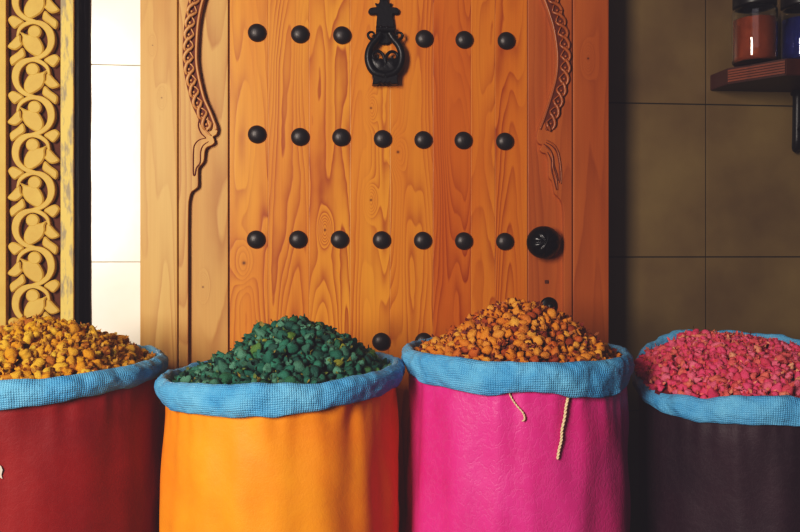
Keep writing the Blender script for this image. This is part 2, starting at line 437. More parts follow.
# rope carving along each arch
def polyline_offset(E, off):
    P = [Vector(p) for p in E]; out = []
    for i, p in enumerate(P):
        t = (P[min(i+3, len(P)-1)]-P[max(i-3, 0)]).normalized(); n = Vector((-t.y, t.x))
        out.append(p+n*off)
    return out
def resample(P, step):
    out = [P[0]]; acc = 0
    for a, b in zip(P, P[1:]):
        L = (b-a).length; s = step-acc
        while s <= L and L > 0:
            out.append(a+(b-a)*(s/L)); s += step
        acc = (acc+L) % step
    return out
def rope(E, side, arch, mat, lip):
    Ecut = [p for p in E if p[1] <= 131]
    cen = resample(polyline_offset(Ecut, side*8.6), .75)
    cen = [c for c in cen if c.y < 131]
    Nn = len(cen); per = 11.6/.75
    def frame(i):
        t = (cen[min(i+2, Nn-1)]-cen[max(i-2, 0)]).normalized(); return Vector((-t.y, t.x))
    # dark strip laid on the board, its colour standing in for groove shade
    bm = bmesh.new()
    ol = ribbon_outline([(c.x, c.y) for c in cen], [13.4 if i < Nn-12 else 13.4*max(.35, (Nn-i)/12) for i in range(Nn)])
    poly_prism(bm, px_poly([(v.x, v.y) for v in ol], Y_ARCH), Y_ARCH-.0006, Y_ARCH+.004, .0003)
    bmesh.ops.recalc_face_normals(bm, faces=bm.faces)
    obj('groove_shade_strip', bm, M_groove_shade, arch, angle=35)
    bm = bmesh.new()
    def along(si, off, dep):
        i = max(0, min(Nn-1, int(si*per))); q = cen[i]+frame(i)*side*off
        p = pt(q.x, q.y, Y_ARCH); p.y -= dep; return p
    for j in range(-1, int(Nn/per)+1):
        # front crescent, bulging to the outer side and tucked under the next one
        K = catmull([(-4.0, -.10, .0016), (-2.0, .16, .0042), (1.6, .42, .0052), (4.2, .78, .0050), (4.7, 1.10, .0038), (3.6, 1.36, .0016)], 5)
        P = [along(j+v.y, v.x, v.z) for v in K if 0 <= (j+v.y)*per < Nn]
        if len(P) > 3: tube(bm, P, [.0020+.0019*math.sin(PI*(i+.6)/len(P))**.7 for i in range(len(P))], 8)
        # strand passing behind, and a small bud in the eye
        K = catmull([(3.4, .10, .0002), (.6, .34, .0016), (-2.2, .62, .0026), (-4.0, .92, .0012)], 5)
        P = [along(j+v.y, v.x, v.z) for v in K if 0 <= (j+v.y)*per < Nn]
        if len(P) > 3: tube(bm, P, .0019, 7)
        if 0 <= (j+.92)*per < Nn:
            bmesh.ops.create_icosphere(bm, subdivisions=2, radius=.0032, matrix=Matrix.Translation(along(j+.92, 1.0, .0006)))
    # raised lip next to the edge
    lp = [Vector(p) for p in polyline_offset(Ecut, side*1.6)]
    tube(bm, [pt(v.x, v.y, Y_ARCH)+Vector((0, -.0006, 0)) for v in lp], lip, 7)
    obj('rope_carving', bm, mat, arch)
    # terminal loop and leaf tail
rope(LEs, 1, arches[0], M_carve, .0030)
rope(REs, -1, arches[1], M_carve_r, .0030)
def groove_lines(lines, arch, mat, r=.0016, name='leaf_groove_shade', dep=.0004):
    bm = bmesh.new()
    for L in lines:
        P = catmull([(a, b, 0) for a, b in L], 6)
        n = len(P)
        tube(bm, [pt(v.x, v.y, Y_ARCH)+Vector((0, -dep, 0)) for v in P], [r*(.35+.65*math.sin(PI*min(1, max(.06, (i+.5)/n)))**.5) for i in range(n)], 6)
    obj(name, bm, mat, arch)
groove_lines([[(206, 138), (199, 140), (194.5, 145), (193.4, 152), (193.2, 164), (193.4, 174.5), (195, 174.6), (196.4, 168), (200, 162.6), (200.6, 152), (203, 145.6), (208.5, 141.5)],
              [(199.5, 117.5), (198.4, 126), (201, 133), (205.5, 137.5)]], arches[0], M_groove_shade)  # leaf grooves drawn as raised lines, their shade put into the colour
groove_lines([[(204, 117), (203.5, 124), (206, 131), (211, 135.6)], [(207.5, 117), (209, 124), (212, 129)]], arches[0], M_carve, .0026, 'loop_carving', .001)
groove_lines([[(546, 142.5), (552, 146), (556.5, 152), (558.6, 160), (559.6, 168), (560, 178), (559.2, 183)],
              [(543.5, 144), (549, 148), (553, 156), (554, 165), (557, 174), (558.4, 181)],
              [(547.5, 152), (551, 160), (551.6, 170), (554, 180), (556.5, 190)]], arches[1], M_groove_shade, .0016)
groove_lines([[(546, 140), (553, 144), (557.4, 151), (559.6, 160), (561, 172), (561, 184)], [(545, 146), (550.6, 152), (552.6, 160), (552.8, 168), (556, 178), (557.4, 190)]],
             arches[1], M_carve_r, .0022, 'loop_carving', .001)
# studs
def stud_bm(c):
    bm = bmesh.new(); R = .0205
    prof = [(R*.98, -.001), (R, .001)] + [(R*math.cos(a*PI/20), .002+.0135*math.sin(a*PI/20)) for a in range(0, 10)] + [(.0005, .0155)]
    lathe(bm, prof, c, 28, 'y', cap=True); return bm
stud_px = []
for row, ys in enumerate((((257, 33), (300, 34.5), (342, 35.5), (424, 39), (464, 40), (506, 41)),
                          ((257, 134.5), (300, 137), (341, 137.5), (382.5, 139), (423, 140), (463, 140.5), (504.5, 141.5)),
                          ((256, 239.5), (298, 239.5), (339.5, 239.5), (381.5, 240), (422.5, 240.5), (463.5, 241), (504.5, 241.5)),
                          ((256, 343), (298, 343), (339, 342.5), (381, 341.5), (423.5, 341.5), (463, 341), (503, 341)))):
    stud_px += list(ys)
first = None
for (a, b) in stud_px:
    c = pt(a, b, Y_LEAF)
    if first is None: first = obj('stud', stud_bm(c), M_iron2, door, loc=c); continue
    s = first.copy(); C.objects.link(s); s.parent = door; s.location = c-wloc(door)
# knocker
def plate(bm, pp, y_front, thick, cham=.0015):
    poly_prism(bm, px_poly(pp, Y_LEAF), Y_LEAF-y_front, Y_LEAF-y_front+thick, cham)
bm = bmesh.new()
plate(bm, smooth2([(380, -20), (387, -20), (387.6, 3), (391.4, 4), (390.4, 7.6), (393, 8.2), (397, 9), (399, 12.4), (396.6, 15.6), (392.6, 15.4), (393.8, 24), (394.6, 34), (396, 39), (391, 42.5), (386.5, 45.5), (384.6, 44.5), (382.5, 45.5), (378, 42.5), (374, 39), (375.6, 34), (376.4, 22), (376.6, 15.6), (371, 15.8), (368, 12.6), (370.4, 9), (375, 8.2), (376.6, 7.4), (375, 4), (379.4, 3)], 3), .010, .012, .002)
tube(bm, [pt(384, y, Y_LEAF-.012) for y in (-18, -4, 0)], [.007, .007, .004], 10)
tube(bm, [pt(376, 29, Y_LEAF-.016), pt(394, 29.4, Y_LEAF-.016)], .0065, 10)
for a, b in ((381, 27), (387, 27.5)):
    bmesh.ops.create_uvsphere(bm, u_segments=10, v_segments=8, radius=.004, matrix=Matrix.Translation(pt(a, b, Y_LEAF-.020)))
tube(bm, [pt(384.5, y, Y_LEAF-.006) for y in (-19, -12)], [.004, .010], 12)
bmesh.ops.recalc_face_normals(bm, faces=bm.faces)
knock = obj('door_knocker', bm, M_iron, door, angle=40); knock['label'] = 'black iron door knocker'
bm = bmesh.new(); YK = Y_LEAF-.020
def rp(pp): return [pt(v.x, v.y, YK) for v in catmull([(a, b, 0) for a, b in pp], 6)]
ringL = [(380.5, 33), (377, 38.5), (371.5, 45), (368.6, 52), (368.3, 60), (371, 68), (376.5, 73.4), (384.5, 75.6)]
ringR = [(2*384.9-a, b) for a, b in ringL]
for rr in (ringL, ringR):
    P = rp(rr); n = len(P); tube(bm, P, [.0075+.0022*i/n for i in range(n)], 10)
# scroll ears
earL = [(376, 40.5), (372.4, 40), (369, 37.6), (368, 34.4), (370, 32.2), (373, 32.4), (374.2, 34.8), (372.4, 36.4)]
for e in (earL, [(2*385.2-a, b+.6) for a, b in earL]):
    P = rp(e); n = len(P); tube(bm, P, [.0036-.0016*i/n for i in range(n)], 8)
# inner curls and filled foot of the heart
curl = [(384.4, 71), (384.6, 62), (383, 55), (379, 51.4), (374.6, 52), (372.6, 55.6), (374.4, 59), (377.6, 58.4), (378, 55.8)]
for e in (curl, [(2*384.9-a, b+.4) for a, b in curl]):
    P = rp(e); n = len(P); tube(bm, P, [.0042-.0018*i/n for i in range(n)], 8)
plate(bm, smooth2([(371.5, 60), (376, 62), (380, 60.5), (383.5, 63), (385, 66), (386.5, 63), (390, 60.5), (394, 62), (398, 60), (397, 67), (391, 73), (384.8, 74.5), (378.6, 73), (372.6, 67)], 3), .024, .008, .0015)
bmesh.ops.recalc_face_normals(bm, faces=bm.faces)
obj('knocker_ring', bm, M_iron, knock, angle=45)
bm = bmesh.new()
plate(bm, [(376, 73), (394, 73), (394.6, 76), (397.6, 77.6), (396.4, 81), (397.4, 86), (391, 86.2), (389, 84.4), (386, 86.6), (384.4, 84.6), (382.6, 86.4), (379.4, 84.4), (377, 86.4), (371.8, 86.4), (372.8, 81), (371.6, 77.6), (375.4, 76)], .026, .022, .002)
bmesh.ops.recalc_face_normals(bm, faces=bm.faces)
obj('knocker_foot', bm, M_iron, knock, angle=40)
# knob with petal flutes
kc = pt(540.2, 242.4, Y_LEAF)
bm = bmesh.new(); R = .040; n = 60
prof = [(.021, -.002), (.021, .010), (.030, .013), (.038, .020), (R, .027), (.039, .034), (.034, .041), (.028, .0475), (.020, .052), (.011, .0545), (.004, .0552), (.0003, .0554)]
rings = []
for i, (r, h) in enumerate(prof):
    ring = []
    for k in range(n):
        a = 2*PI*k/n+.2; fl = abs(math.sin(a*4))**.35
        dr = 0 if i < 4 else -.0022*(1-fl)*min(1, (i-3)/3)
        hh = h - (.005*(1-fl) if 5 < i < 11 else 0)
        ring.append(bm.verts.new(kc+Vector(((r+dr)*math.cos(a), -hh, (r+dr)*.94*math.sin(a)))))
    rings.append(ring)
for a, b in zip(rings, rings[1:]):
    for k in range(n): bm.faces.new((a[k], a[(k+1) % n], b[(k+1) % n], b[k]))
bm.faces.new(rings[-1]); bmesh.ops.recalc_face_normals(bm, faces=bm.faces)
obj('knob', bm, iron('polished_black_iron', (16, 16, 20), .25), door)['label'] = 'large round black door knob'
# lower ring pull plate and small nail
lc = pt(548.5, 306, Y_LEAF)
bm = bmesh.new(); lathe(bm, [(.021, -.001), (.021, .003), (.018, .006), (.010, .008), (.009, .016), (.006, .020), (.0005, .021)], lc, 28, 'y', cap=True)
obj('lock_plate', bm, M_iron, door)
bm = bmesh.new(); a = pt(544.6, 280, Y_LEAF); b = pt(548, 283.4, Y_LEAF); add_box(bm, a.x, b.x, Y_LEAF-.004, Y_LEAF+.002, b.z, a.z, bev=.001)
obj('square_nail', bm, plain('rusty_nail', (92, 44, 26), .8), door, smooth=False)

# ------------------------------------------------------------------ sacks
def sack_cloth(name, c1, c2, crease=.5, rough=.55, seam=None):
    m = NT(name); co = obj_co(m)
    uv = m.add('ShaderNodeUVMap', uv_map='UVMap').outputs[0]
    a = m.noise(co, 5, 4, .6); b = m.noise(co, 38, 4, .65); w = m.noise(m.scale(uv, (420, 420, 1)), 1.0, 2, .5)
    vo = m.add('ShaderNodeTexVoronoi', feature='DISTANCE_TO_EDGE'); m.link(m.mix(.06, co, m.add('ShaderNodeTexNoise', i_Scale=30.0).outputs['Color']), vo.inputs['Vector']); vo.inputs['Scale'].default_value = 42
    cr = m.ramp(vo.outputs['Distance'], [(0, (0, 0, 0, 1)), (.12, (1, 1, 1, 1))])
    c = m.mix(m.ramp(a, [(.32, (0, 0, 0, 1)), (.68, (1, 1, 1, 1))]), lin(*c1), lin(*c2))
    c = m.mix(m.math('MULTIPLY', m.math('SUBTRACT', 1.0, cr), .035*crease), c, m.mix(.5, c, (1, .9, .9, 1)))
    m.base(c); m.set(Roughness=rough); m.b.inputs['Specular IOR Level'].default_value = .3
    h = m.math('ADD', m.math('MULTIPLY', b, 1.2), m.math('ADD', m.math('MULTIPLY', w, .22), m.math('MULTIPLY', cr, .3*crease)))
    m.bump(h, .35, .0022)
    return m.m
def weave_mat():
    m = NT('blue_woven_plastic'); uv = m.add('ShaderNodeUVMap', uv_map='UVMap').outputs[0]; co = obj_co(m)
    sep = m.add('ShaderNodeSeparateXYZ'); m.link(uv, sep.inputs[0])
    k = PI/.0037
    wob = m.math('MULTIPLY', m.noise(co, 30, 2), 2.5)
    su = m.math('ABSOLUTE', m.math('SINE', m.math('ADD', m.math('MULTIPLY', sep.outputs[0], k), wob))); sv = m.math('ABSOLUTE', m.math('SINE', m.math('ADD', m.math('MULTIPLY', sep.outputs[1], k), wob)))
    wv = m.math('MULTIPLY', su, sv)
    n = m.noise(co, 14, 4, .6); n2 = m.noise(co, 70, 4, .6)
    c = m.mix(m.ramp(n, [(.3, (0, 0, 0, 1)), (.7, (1, 1, 1, 1))]), lin(72, 152, 204), lin(118, 188, 226))
    c = m.mix(m.math('MULTIPLY', m.math('SUBTRACT', 1.0, wv), .17), c, lin(30, 96, 160))
    m.base(c); m.set(Roughness=.45); m.b.inputs['Specular IOR Level'].default_value = .35
    m.bump(m.math('ADD', m.math('MULTIPLY', wv, .26), m.math('ADD', n2, m.math('MULTIPLY', n, .5))), .9, .004)
    return m.m
M_blue = weave_mat()
NTH = 264
class Sack: pass
def interp(tab, x):
    """periodic-safe piecewise table in degrees"""
    t = sorted(tab); x %= 360
    t = [(t[-1][0]-360, t[-1][1])]+t+[(t[0][0]+360, t[0][1])]
    for (a, u), (b, v) in zip(t, t[1:]):
        if a <= x <= b:
            s = (x-a)/(b-a) if b > a else 0; s = s*s*(3-2*s); return u+(v-u)*s
    return t[0][1]
# angle convention: 0 = camera right, 90 = away from camera, 180 = camera left, 270 = toward camera
def make_sack(px, d, R, top, seed, tilt=(0, 0), tops=((0, 0),), bots=((0, .047),), rads=((0, 0),), belly=.0, mat=None, label='', twist=0, taper=0):
    s = Sack(); s.c = at_depth(px, HY, d); s.c.z = 0; s.R = R; s.seed = seed
    root = empty('spice_sack', s.c); tag(root, label, 'sack', 'open sacks of dried flowers in front of the door'); s.root = root
    def dirv(th): return RT*math.cos(th)+FW*math.sin(th)
    def ring(th):
        dg = math.degrees(th); nz = noise.noise(Vector((math.cos(th)*2.2, math.sin(th)*2.2, seed)))
        nz2 = noise.noise(Vector((math.cos(th)*7, math.sin(th)*7, seed+5)))
        zt = CZ+top+tilt[0]*math.cos(th)+tilt[1]*math.sin(th)+interp(tops, dg)+nz*.003+nz2*.0022
        zb = zt-interp(bots, dg)-interp(tops, dg)*.6+noise.noise(Vector((math.cos(th)*5, math.sin(th)*5, seed+9)))*.003
        r = R+interp(rads, dg)+nz*.004
        return zt, zb, r
    s.plane = lambda th: CZ+top+tilt[0]*math.cos(th)+tilt[1]*math.sin(th)
    s.ring = ring; s.dirv = dirv
    # cuff
    bm = bmesh.new(); uvl = bm.loops.layers.uv.new('UVMap'); cols = []
    for k in range(NTH):
        th = 2*PI*k/NTH; zt, zb, r = ring(th); hgt = zt-zb
        prof = [(r-.026, zt-.075), (r-.024, zt-.03), (r-.019, zt-.006), (r-.011, zt), (r-.003, zt-.005), (r+.001, zt-.3*hgt), (r+.001, zt-.62*hgt), (r-.002, zb+.006), (r-.007, zb), (r-.014, zb+.004), (r-.017, zb+.02)]
        P = catmull([(a, b, 0) for a, b in prof], 4)
        col = []; L = 0; pv = None
        for i, v in enumerate(P):
            w = noise.noise(Vector((math.cos(th)*r*38, math.sin(th)*r*38, v.y*40+seed)))*.0046 + (.5-abs(noise.noise(Vector((th*R*60+v.y*30, v.y*85, seed+3)))))*.0042 + noise.noise(Vector((math.cos(th)*r*14, math.sin(th)*r*14, v.y*22+seed)))*.0035
            q = s.c+dirv(th)*(v.x+w); q.z = v.y+w*.4
            if pv is not None: L += (v-pv).length
            pv = v; col.append((bm.verts.new(q), L))
        cols.append(col)
    for k in range(NTH):
        A, B = cols[k], cols[(k+1) % NTH]
        for i in range(len(A)-1):
            f = bm.faces.new((A[i][0], A[i+1][0], B[i+1][0], B[i][0]))
            u0 = k/NTH*2*PI*R; u1 = (k+1)/NTH*2*PI*R
            for lp, (u, v) in zip(f.loops, ((u0, A[i][1]), (u0, A[i+1][1]), (u1, B[i+1][1]), (u1, B[i][1]))): lp[uvl].uv = (u, v)
    bmesh.ops.recalc_face_normals(bm, faces=bm.faces)
    obj('rolled_rim', bm, M_blue, root)['label'] = 'rolled-down blue woven plastic rim'
    # body
    bm = bmesh.new(); uvl = bm.loops.layers.uv.new('UVMap'); NV = 40; cols = []
    def body_r(th, z):
        zt, zb, r = ring(th); t = max(0, min(1, z/zb)); dz = max(0, zb-z)
        rb = (r-.012)+belly*math.sin(PI*min(1, t*1.02))**.8-taper*(1-t)
        g = noise.noise(Vector((math.cos(th)*9, math.sin(th)*9, seed+z*2)))*.0055*math.exp(-dz/.045)
        wr = noise.noise(Vector((th*3.2+z*9+twist, z*7-th*1.5, seed)))*.0042+noise.noise(Vector((math.cos(th)*4, math.sin(th)*4, z*3.5+seed)))*.007
        b = .012*math.exp(-max(0, z)/.02)
        return rb+g+wr*min(1, dz/.03+.25)-b
    s.body_r = body_r
    for k in range(NTH):
        th = 2*PI*k/NTH; zt, zb, r = ring(th); col = []
        for i in range(NV+1):
            z = (zb+.015)*(i/NV)**.8
            q = s.c+dirv(th)*body_r(th, z); q.z = z; col.append((bm.verts.new(q), z))
        cols.append(col)
    for k in range(NTH):
        A, B = cols[k], cols[(k+1) % NTH]
        for i in range(NV):
            f = bm.faces.new((A[i][0], B[i][0], B[i+1][0], A[i+1][0]))
            u0 = k/NTH*2*PI*R; u1 = (k+1)/NTH*2*PI*R
            for lp, uv in zip(f.loops, ((u0, A[i][1]), (u1, B[i][1]), (u1, B[i+1][1]), (u0, A[i+1][1]))): lp[uvl].uv = uv
    bm.faces.new([c[0][0] for c in cols][::-1])
    bmesh.ops.recalc_face_normals(bm, faces=bm.faces)
    s.body = obj('sack_body', bm, mat, root)
    return s
M_red = sack_cloth('dark_red_cloth', (146, 30, 28), (124, 22, 26), .3)
M_amber = sack_cloth('amber_cloth', (240, 152, 26), (230, 130, 20), .25)
M_pink = sack_cloth('magenta_cloth', (216, 62, 144), (200, 44, 122), 1.0, .45)
M_plum = sack_cloth('dark_plum_cloth', (50, 24, 38), (38, 19, 32), .3)
S1 = make_sack(41, 1.47, .219, -.203, 1.3, tilt=(.006, .004), bots=((0, .036), (60, .034), (180, .045), (270, .048), (320, .040)), rads=((0, .0), (20, .006), (60, .004), (180, 0)), mat=M_red,
               label='dark red sack with rolled blue rim holding yellow buds')
S2 = make_sack(282.5, 1.45, .2175, -.211, 4.1, tilt=(.009, -.001), tops=((0, .002), (45, .004), (180, -.002), (262, .003), (280, .002), (297, -.003), (310, .0)), bots=((0, .037), (90, .04), (180, .028), (230, .047), (270, .051), (310, .044)), mat=M_amber, belly=.007,
               label='amber orange sack with rolled blue rim holding green buds', twist=3, taper=.004)
S3 = make_sack(517, 1.50, .2095, -.183, 8.7, tilt=(-.002, .0), tops=((0, .0), (180, .002), (270, 0)), bots=((0, .032), (90, .04), (180, .040), (225, .054), (247, .056), (263, .049), (276, .049), (290, .060), (315, .062), (340, .045)), rads=((0, 0), (180, .004), (270, 0)), mat=M_pink, belly=.006,
               label='magenta pink sack with two loose strings holding orange buds')
S4 = make_sack(749, 1.53, .212, -.209, 12.2, tilt=(.002, .035), tops=((0, 0), (90, .0), (110, .006), (135, -.01), (160, -.034), (195, -.040), (220, -.022), (245, -.003), (255, -.001), (264, .003), (272, -.002), (300, .003)), bots=((0, .04), (90, .04), (180, .056), (215, .056), (245, .05), (270, .048)), mat=M_plum,
               label='dark plum sack with rolled blue rim holding pink buds')
# strings hanging from the pink sack's cuff
def on_body(s, px, py, lift):
    d0 = FW+RT*((px-400)/F)+UP*((HY-py)/F); lo, hi = .9, 1.55
    for d in [x/1000 for x in range(1000, 1600, 1)]:
        q = CAM+d0*d; rel = q-s.c; th = math.atan2(rel.dot(FW), rel.dot(RT)); rr = math.hypot(rel.x, rel.y)
        if rr <= s.body_r(th, q.z)+lift: return q
    return CAM+d0*1.3
M_str = plain('twine', (236, 208, 168), .8, .3, 300)
def string(pp, r, twist=True):
    P = [on_body(S3, v.x, v.y, .0035) for v in catmull([(a, b, 0) for a, b in pp], 8)]
    bm = bmesh.new()
    for st in (0, PI):
        Q = []
        for i, p in enumerate(P):
            a = i*1.1+st; Q.append(p+RT*math.cos(a)*r*.65-FW*math.sin(a)*r*.65)
        tube(bm, Q, r*.75, 6)
    obj('string', bm, M_str, S3.root)
string([(508, 390), (512, 399), (517, 406), (523, 413), (524.6, 419), (522.5, 421)], .0013)
string([(568, 398), (566, 407), (564.6, 418), (562, 430), (561.4, 440), (559, 450), (557.6, 459)], .0021)
# pale paint mark on the red sack at the photo's left border
bm = bmesh.new()
def markpatch(pp):
    vs = [bm.verts.new(on_body(S1, a, b, .0016)) for a, b in pp]; bm.faces.new(vs)
markpatch([(-5, 463), (1, 466), (2.6, 470), (1.4, 475), (2.4, 479), (-1, 477), (-5, 478)])
obj('white_paint_mark', bm, plain('chalky_paint', (226, 206, 196), .8), S1.root)['label'] = 'small white paint mark'

# ------------------------------------------------------------------ dried buds
def bud_mat(name, stops, rough=.6):
    m = NT(name); oi = m.add('ShaderNodeObjectInfo').outputs['Random']; ri = m.add('ShaderNodeNewGeometry').outputs['Random Per Island']
    r = m.math('FRACT', m.math('ADD', oi, m.math('MULTIPLY', ri, 1.0)))
    co = obj_co(m); n = m.noise(co, 260, 4, .65)
    c = m.ramp(r, [(p, lin(*q)) for p, q in stops])
    c2 = m.mix(1.0, c, lin(150, 120, 120), 'MULTIPLY')
    m.base(m.mix(m.ramp(n, [(.38, (0, 0, 0, 1)), (.66, (1, 1, 1, 1))]), c, c2)); m.set(Roughness=rough); m.b.inputs['Specular IOR Level'].default_value = .3
    m.bump(n, .5, .0015)
    return m.m
def bud_mesh(rng, style):
    """one dried bud about 1 unit across: round hip, folded petals at the tip, curled sepals"""
    bm = bmesh.new(); ns, nr = 14, 9; sd = rng.uniform(0, 99); lobes = rng.choice((4, 5, 5, 6)); tw = rng.uniform(-1.5, 1.5)
    el = rng.uniform(.95, 1.3); crush = {'smooth': .10, 'mixed': .2, 'crumple': .42}[style]
    rings = []
    for i in range(nr+1):
        t = i/nr; z = (-.5+t)*el
        r = .5*math.sin(PI*min(.97, max(.03, t**.92)))**.62*(1-.22*t)
        ring = []
        for k in range(ns):
            a = 2*PI*k/ns; lob = 1+.13*t*math.cos(lobes*(a+tw*t))
            q = Vector((math.cos(a)*r*lob, math.sin(a)*r*lob, z))
            dn = noise.noise(q*2.6+Vector((sd, 0, 0)))*crush+noise.noise(q*6+Vector((0, sd, 0)))*crush*.5
            ring.append(bm.verts.new(q*(1+dn)))
        rings.append(ring)
    for a, b in zip(rings, rings[1:]):
        for k in range(ns): bm.faces.new((a[k], a[(k+1) % ns], b[(k+1) % ns], b[k]))
    bm.faces.new(rings[0][::-1]); bm.faces.new(rings[-1])
    # sepals and a few frayed petal tips
    for k in range(rng.choice((3, 4, 5))):
        a = rng.uniform(0, 2*PI); up = rng.random() < (.6 if style != 'smooth' else .3)
        z0 = (.3 if up else -.42)*el; r0 = .2 if up else .18
        d = Vector((math.cos(a), math.sin(a), 0)); side = Vector((-math.sin(a), math.cos(a), 0))
        L = rng.uniform(.28, .5); wd = rng.uniform(.10, .2)
        p0 = d*r0+Vector((0, 0, z0)); p1 = p0+d*L*.6+Vector((0, 0, L*.3*(1 if up else .6))); p2 = p1+d*L*.25+Vector((0, 0, L*.5))
        v = [bm.verts.new(p0+side*wd*.6), bm.verts.new(p0-side*wd*.6), bm.verts.new(p1-side*wd), bm.verts.new(p1+side*wd), bm.verts.new(p2)]
        for f in (bm.faces.new((v[0], v[1], v[2], v[3])), bm.faces.new((v[3], v[2], v[4]))): f.material_index = 1
    for f in bm.faces: f.smooth = True
    return bm
def heap(s, H, p, q, apex, size, N, mats, styles, label, group, rest_label, seed, flakes, name='dried_rosebud', base_drop=.022, dents=.012):
    rng = random.Random(seed)
    def surf(u, v):
        """u,v in unit disc (camera right, away)"""
        th = math.atan2(v, u); zt, zb, r = s.ring(th); lowr = max(0, s.plane(th)-zt); Rr = r-.024+.5*lowr
        ru = math.hypot(u, v); w = max(0, 1-ru*ru)
        du, dv = u-apex[0]*w, v-apex[1]*w; rho = min(1, math.hypot(du, dv))
        h = H*(1-rho**p)**q
        zc_ = CZ+0
        zt = zt+max(0, s.plane(th)-.006-zt)*.75
        zt0 = zt*ru + (1-ru)*zmean
        nz = noise.noise(Vector((u*2.6, v*2.6, seed)))*dents*(.3+w)
        P = s.c+RT*(u*Rr)+FW*(v*Rr); P.z = zt0-base_drop+h+nz
        return P
    zmean = sum(s.ring(2*PI*k/24)[0] for k in range(24))/24
    def norm(u, v):
        e = .03; a = surf(u+e, v)-surf(u-e, v); b = surf(u, v+e)-surf(u, v-e); return a.cross(b).normalized()
    # dart throwing
    pts = []; cell = size*.8; grid = {}; tries = 0
    while len(pts) < N and tries < 60000:
        tries += 1
        a = rng.uniform(0, 2*PI); r = math.sqrt(rng.random())*.985; u, v = r*math.cos(a), r*math.sin(a)
        P = surf(u, v)
        md = size*rng.uniform(.62, .86); key = tuple(int(math.floor(c/cell)) for c in P); ok = True
        for i in (-1, 0, 1):
            for j in (-1, 0, 1):
                for k in (-1, 0, 1):
                    for Q in grid.get((key[0]+i, key[1]+j, key[2]+k), ()):
                        if (P-Q).length < md: ok = False
        if not ok: continue
        grid.setdefault(key, []).append(P); pts.append((P, u, v))
    buds = []
    for P, u, v in pts:
        n = norm(u, v); sc = size*min(1.35, max(.6, rng.gauss(.98, .17)))
        pos = P+n*rng.uniform(-.25, .35)*sc
        ax = (n+Vector((rng.gauss(0, 1), rng.gauss(0, 1), rng.gauss(0, 1)))*.9).normalized()
        rot = ax.to_track_quat('Z', 'Y') @ Matrix.Rotation(rng.uniform(0, 6.28), 3, 'Z').to_quaternion()
        buds.append((pos, rot, sc))
    # how large each shows in the photo: coarse z-buffer
    front = {}
    for k in range(181, 360):
        th = math.radians(k); zt, zb, r = s.ring(th); Q = s.c+s.dirv(th)*(r-.008); Q.z = zt
        x, y, d = proj(Q); front[int(x/3)] = min(front.get(int(x/3), 1e9), y)
    zb_ = {}
    for i, (pos, rot, sc) in enumerate(buds):
        x, y, d = proj(pos); rr = .5*sc*F/d
        for yy in range(int((y-rr)*2), int((y+rr)*2)+1):
            for xx in range(int((x-rr)*2), int((x+rr)*2)+1):
                X, Yp = xx/2, yy/2
                if not (0 <= X < 800) or (X-x)**2+(Yp-y)**2 > rr*rr or Yp > front.get(int(X/3), 1e9): continue
                if d < zb_.get((xx, yy), (9e9,))[0]: zb_[(xx, yy)] = (d, i)
    cnt = [0]*len(buds)
    for d, i in zb_.values(): cnt[i] += 1
    order = sorted(range(len(buds)), key=lambda i: -cnt[i])
    near = [i for i in order[:300] if cnt[i] > 3]; far = [i for i in range(len(buds)) if i not in set(near)]
    proto = []
    for k in range(10):
        bmx = bud_mesh(rng, styles[k % len(styles)]); me = bpy.data.meshes.new(name); bmx.to_mesh(me); bmx.free()
        for mm in mats[:2]: me.materials.append(mm)
        proto.append(me)
    src = None
    for i in near:
        pos, rot, sc = buds[i]
        if src is None:
            o = src = bpy.data.objects.new(name, proto[0]); tag(o, label, 'dried flower bud', group)
        else:
            o = src.copy(); o.data = proto[rng.randrange(10)]
        C.objects.link(o)
        o.location = pos; o.rotation_mode = 'QUATERNION'; o.rotation_quaternion = rot; o.scale = (sc, sc, sc*rng.uniform(.9, 1.15))
    # the rest of the heap, crumbs and filling: one object
    bm = bmesh.new()
    NU = 26; rr = []
    ctr = bm.verts.new(surf(0, 0)-Vector((0, 0, .006)))
    for i in range(1, NU+1):
        ring = []
        for k in range(72):
            a = 2*PI*k/72; u, v = math.cos(a)*i/NU, math.sin(a)*i/NU; P = surf(u, v)
            P.z -= .006+abs(noise.noise(P*70))*.006; ring.append(bm.verts.new(P))
        rr.append(ring)
    for k in range(72): bm.faces.new((ctr, rr[0][k], rr[0][(k+1) % 72]))
    for a, b in zip(rr, rr[1:]):
        for k in range(72): bm.faces.new((a[k], b[k], b[(k+1) % 72], a[(k+1) % 72]))
    for f in bm.faces: f.material_index = 2; f.smooth = True  # mound coloured dark, painting in the shade between the buds
    for i in far:
        pos, rot, sc = buds[i]
        me = proto[rng.randrange(10)]; nb = len(bm.verts); nf = len(bm.faces)
        bm.from_mesh(me); bm.verts.ensure_lookup_table()
        M = Matrix.Translation(pos) @ rot.to_matrix().to_4x4() @ Matrix.Scale(sc, 4)
        bmesh.ops.transform(bm, matrix=M, verts=bm.verts[nb:])
    for k in range(flakes):
        a = rng.uniform(0, 2*PI); r = math.sqrt(rng.random())*.98; u, v = r*math.cos(a), r*math.sin(a)
        n = norm(u, v); P = surf(u, v)+n*rng.uniform(-.002, .009)
        d = Vector((rng.gauss(0, 1), rng.gauss(0, 1), rng.gauss(0, 1))).normalized(); e = d.cross(Vector((rng.gauss(0, 1), rng.gauss(0, 1), rng.gauss(0, 1)))).normalized(); g = d.cross(e)
        L = rng.uniform(.003, .0065); W = L*rng.uniform(.3, .7)
        vs = [bm.verts.new(P-d*L), bm.verts.new(P+e*W+g*L*.3), bm.verts.new(P+d*L), bm.verts.new(P-e*W+g*L*.3)]
        for f in (bm.faces.new((vs[0], vs[1], vs[2])), bm.faces.new((vs[0], vs[2], vs[3]))): f.material_index = 1
    o = obj('dried_petals', bm, mats, loc=(s.c.x, s.c.y, zmean))
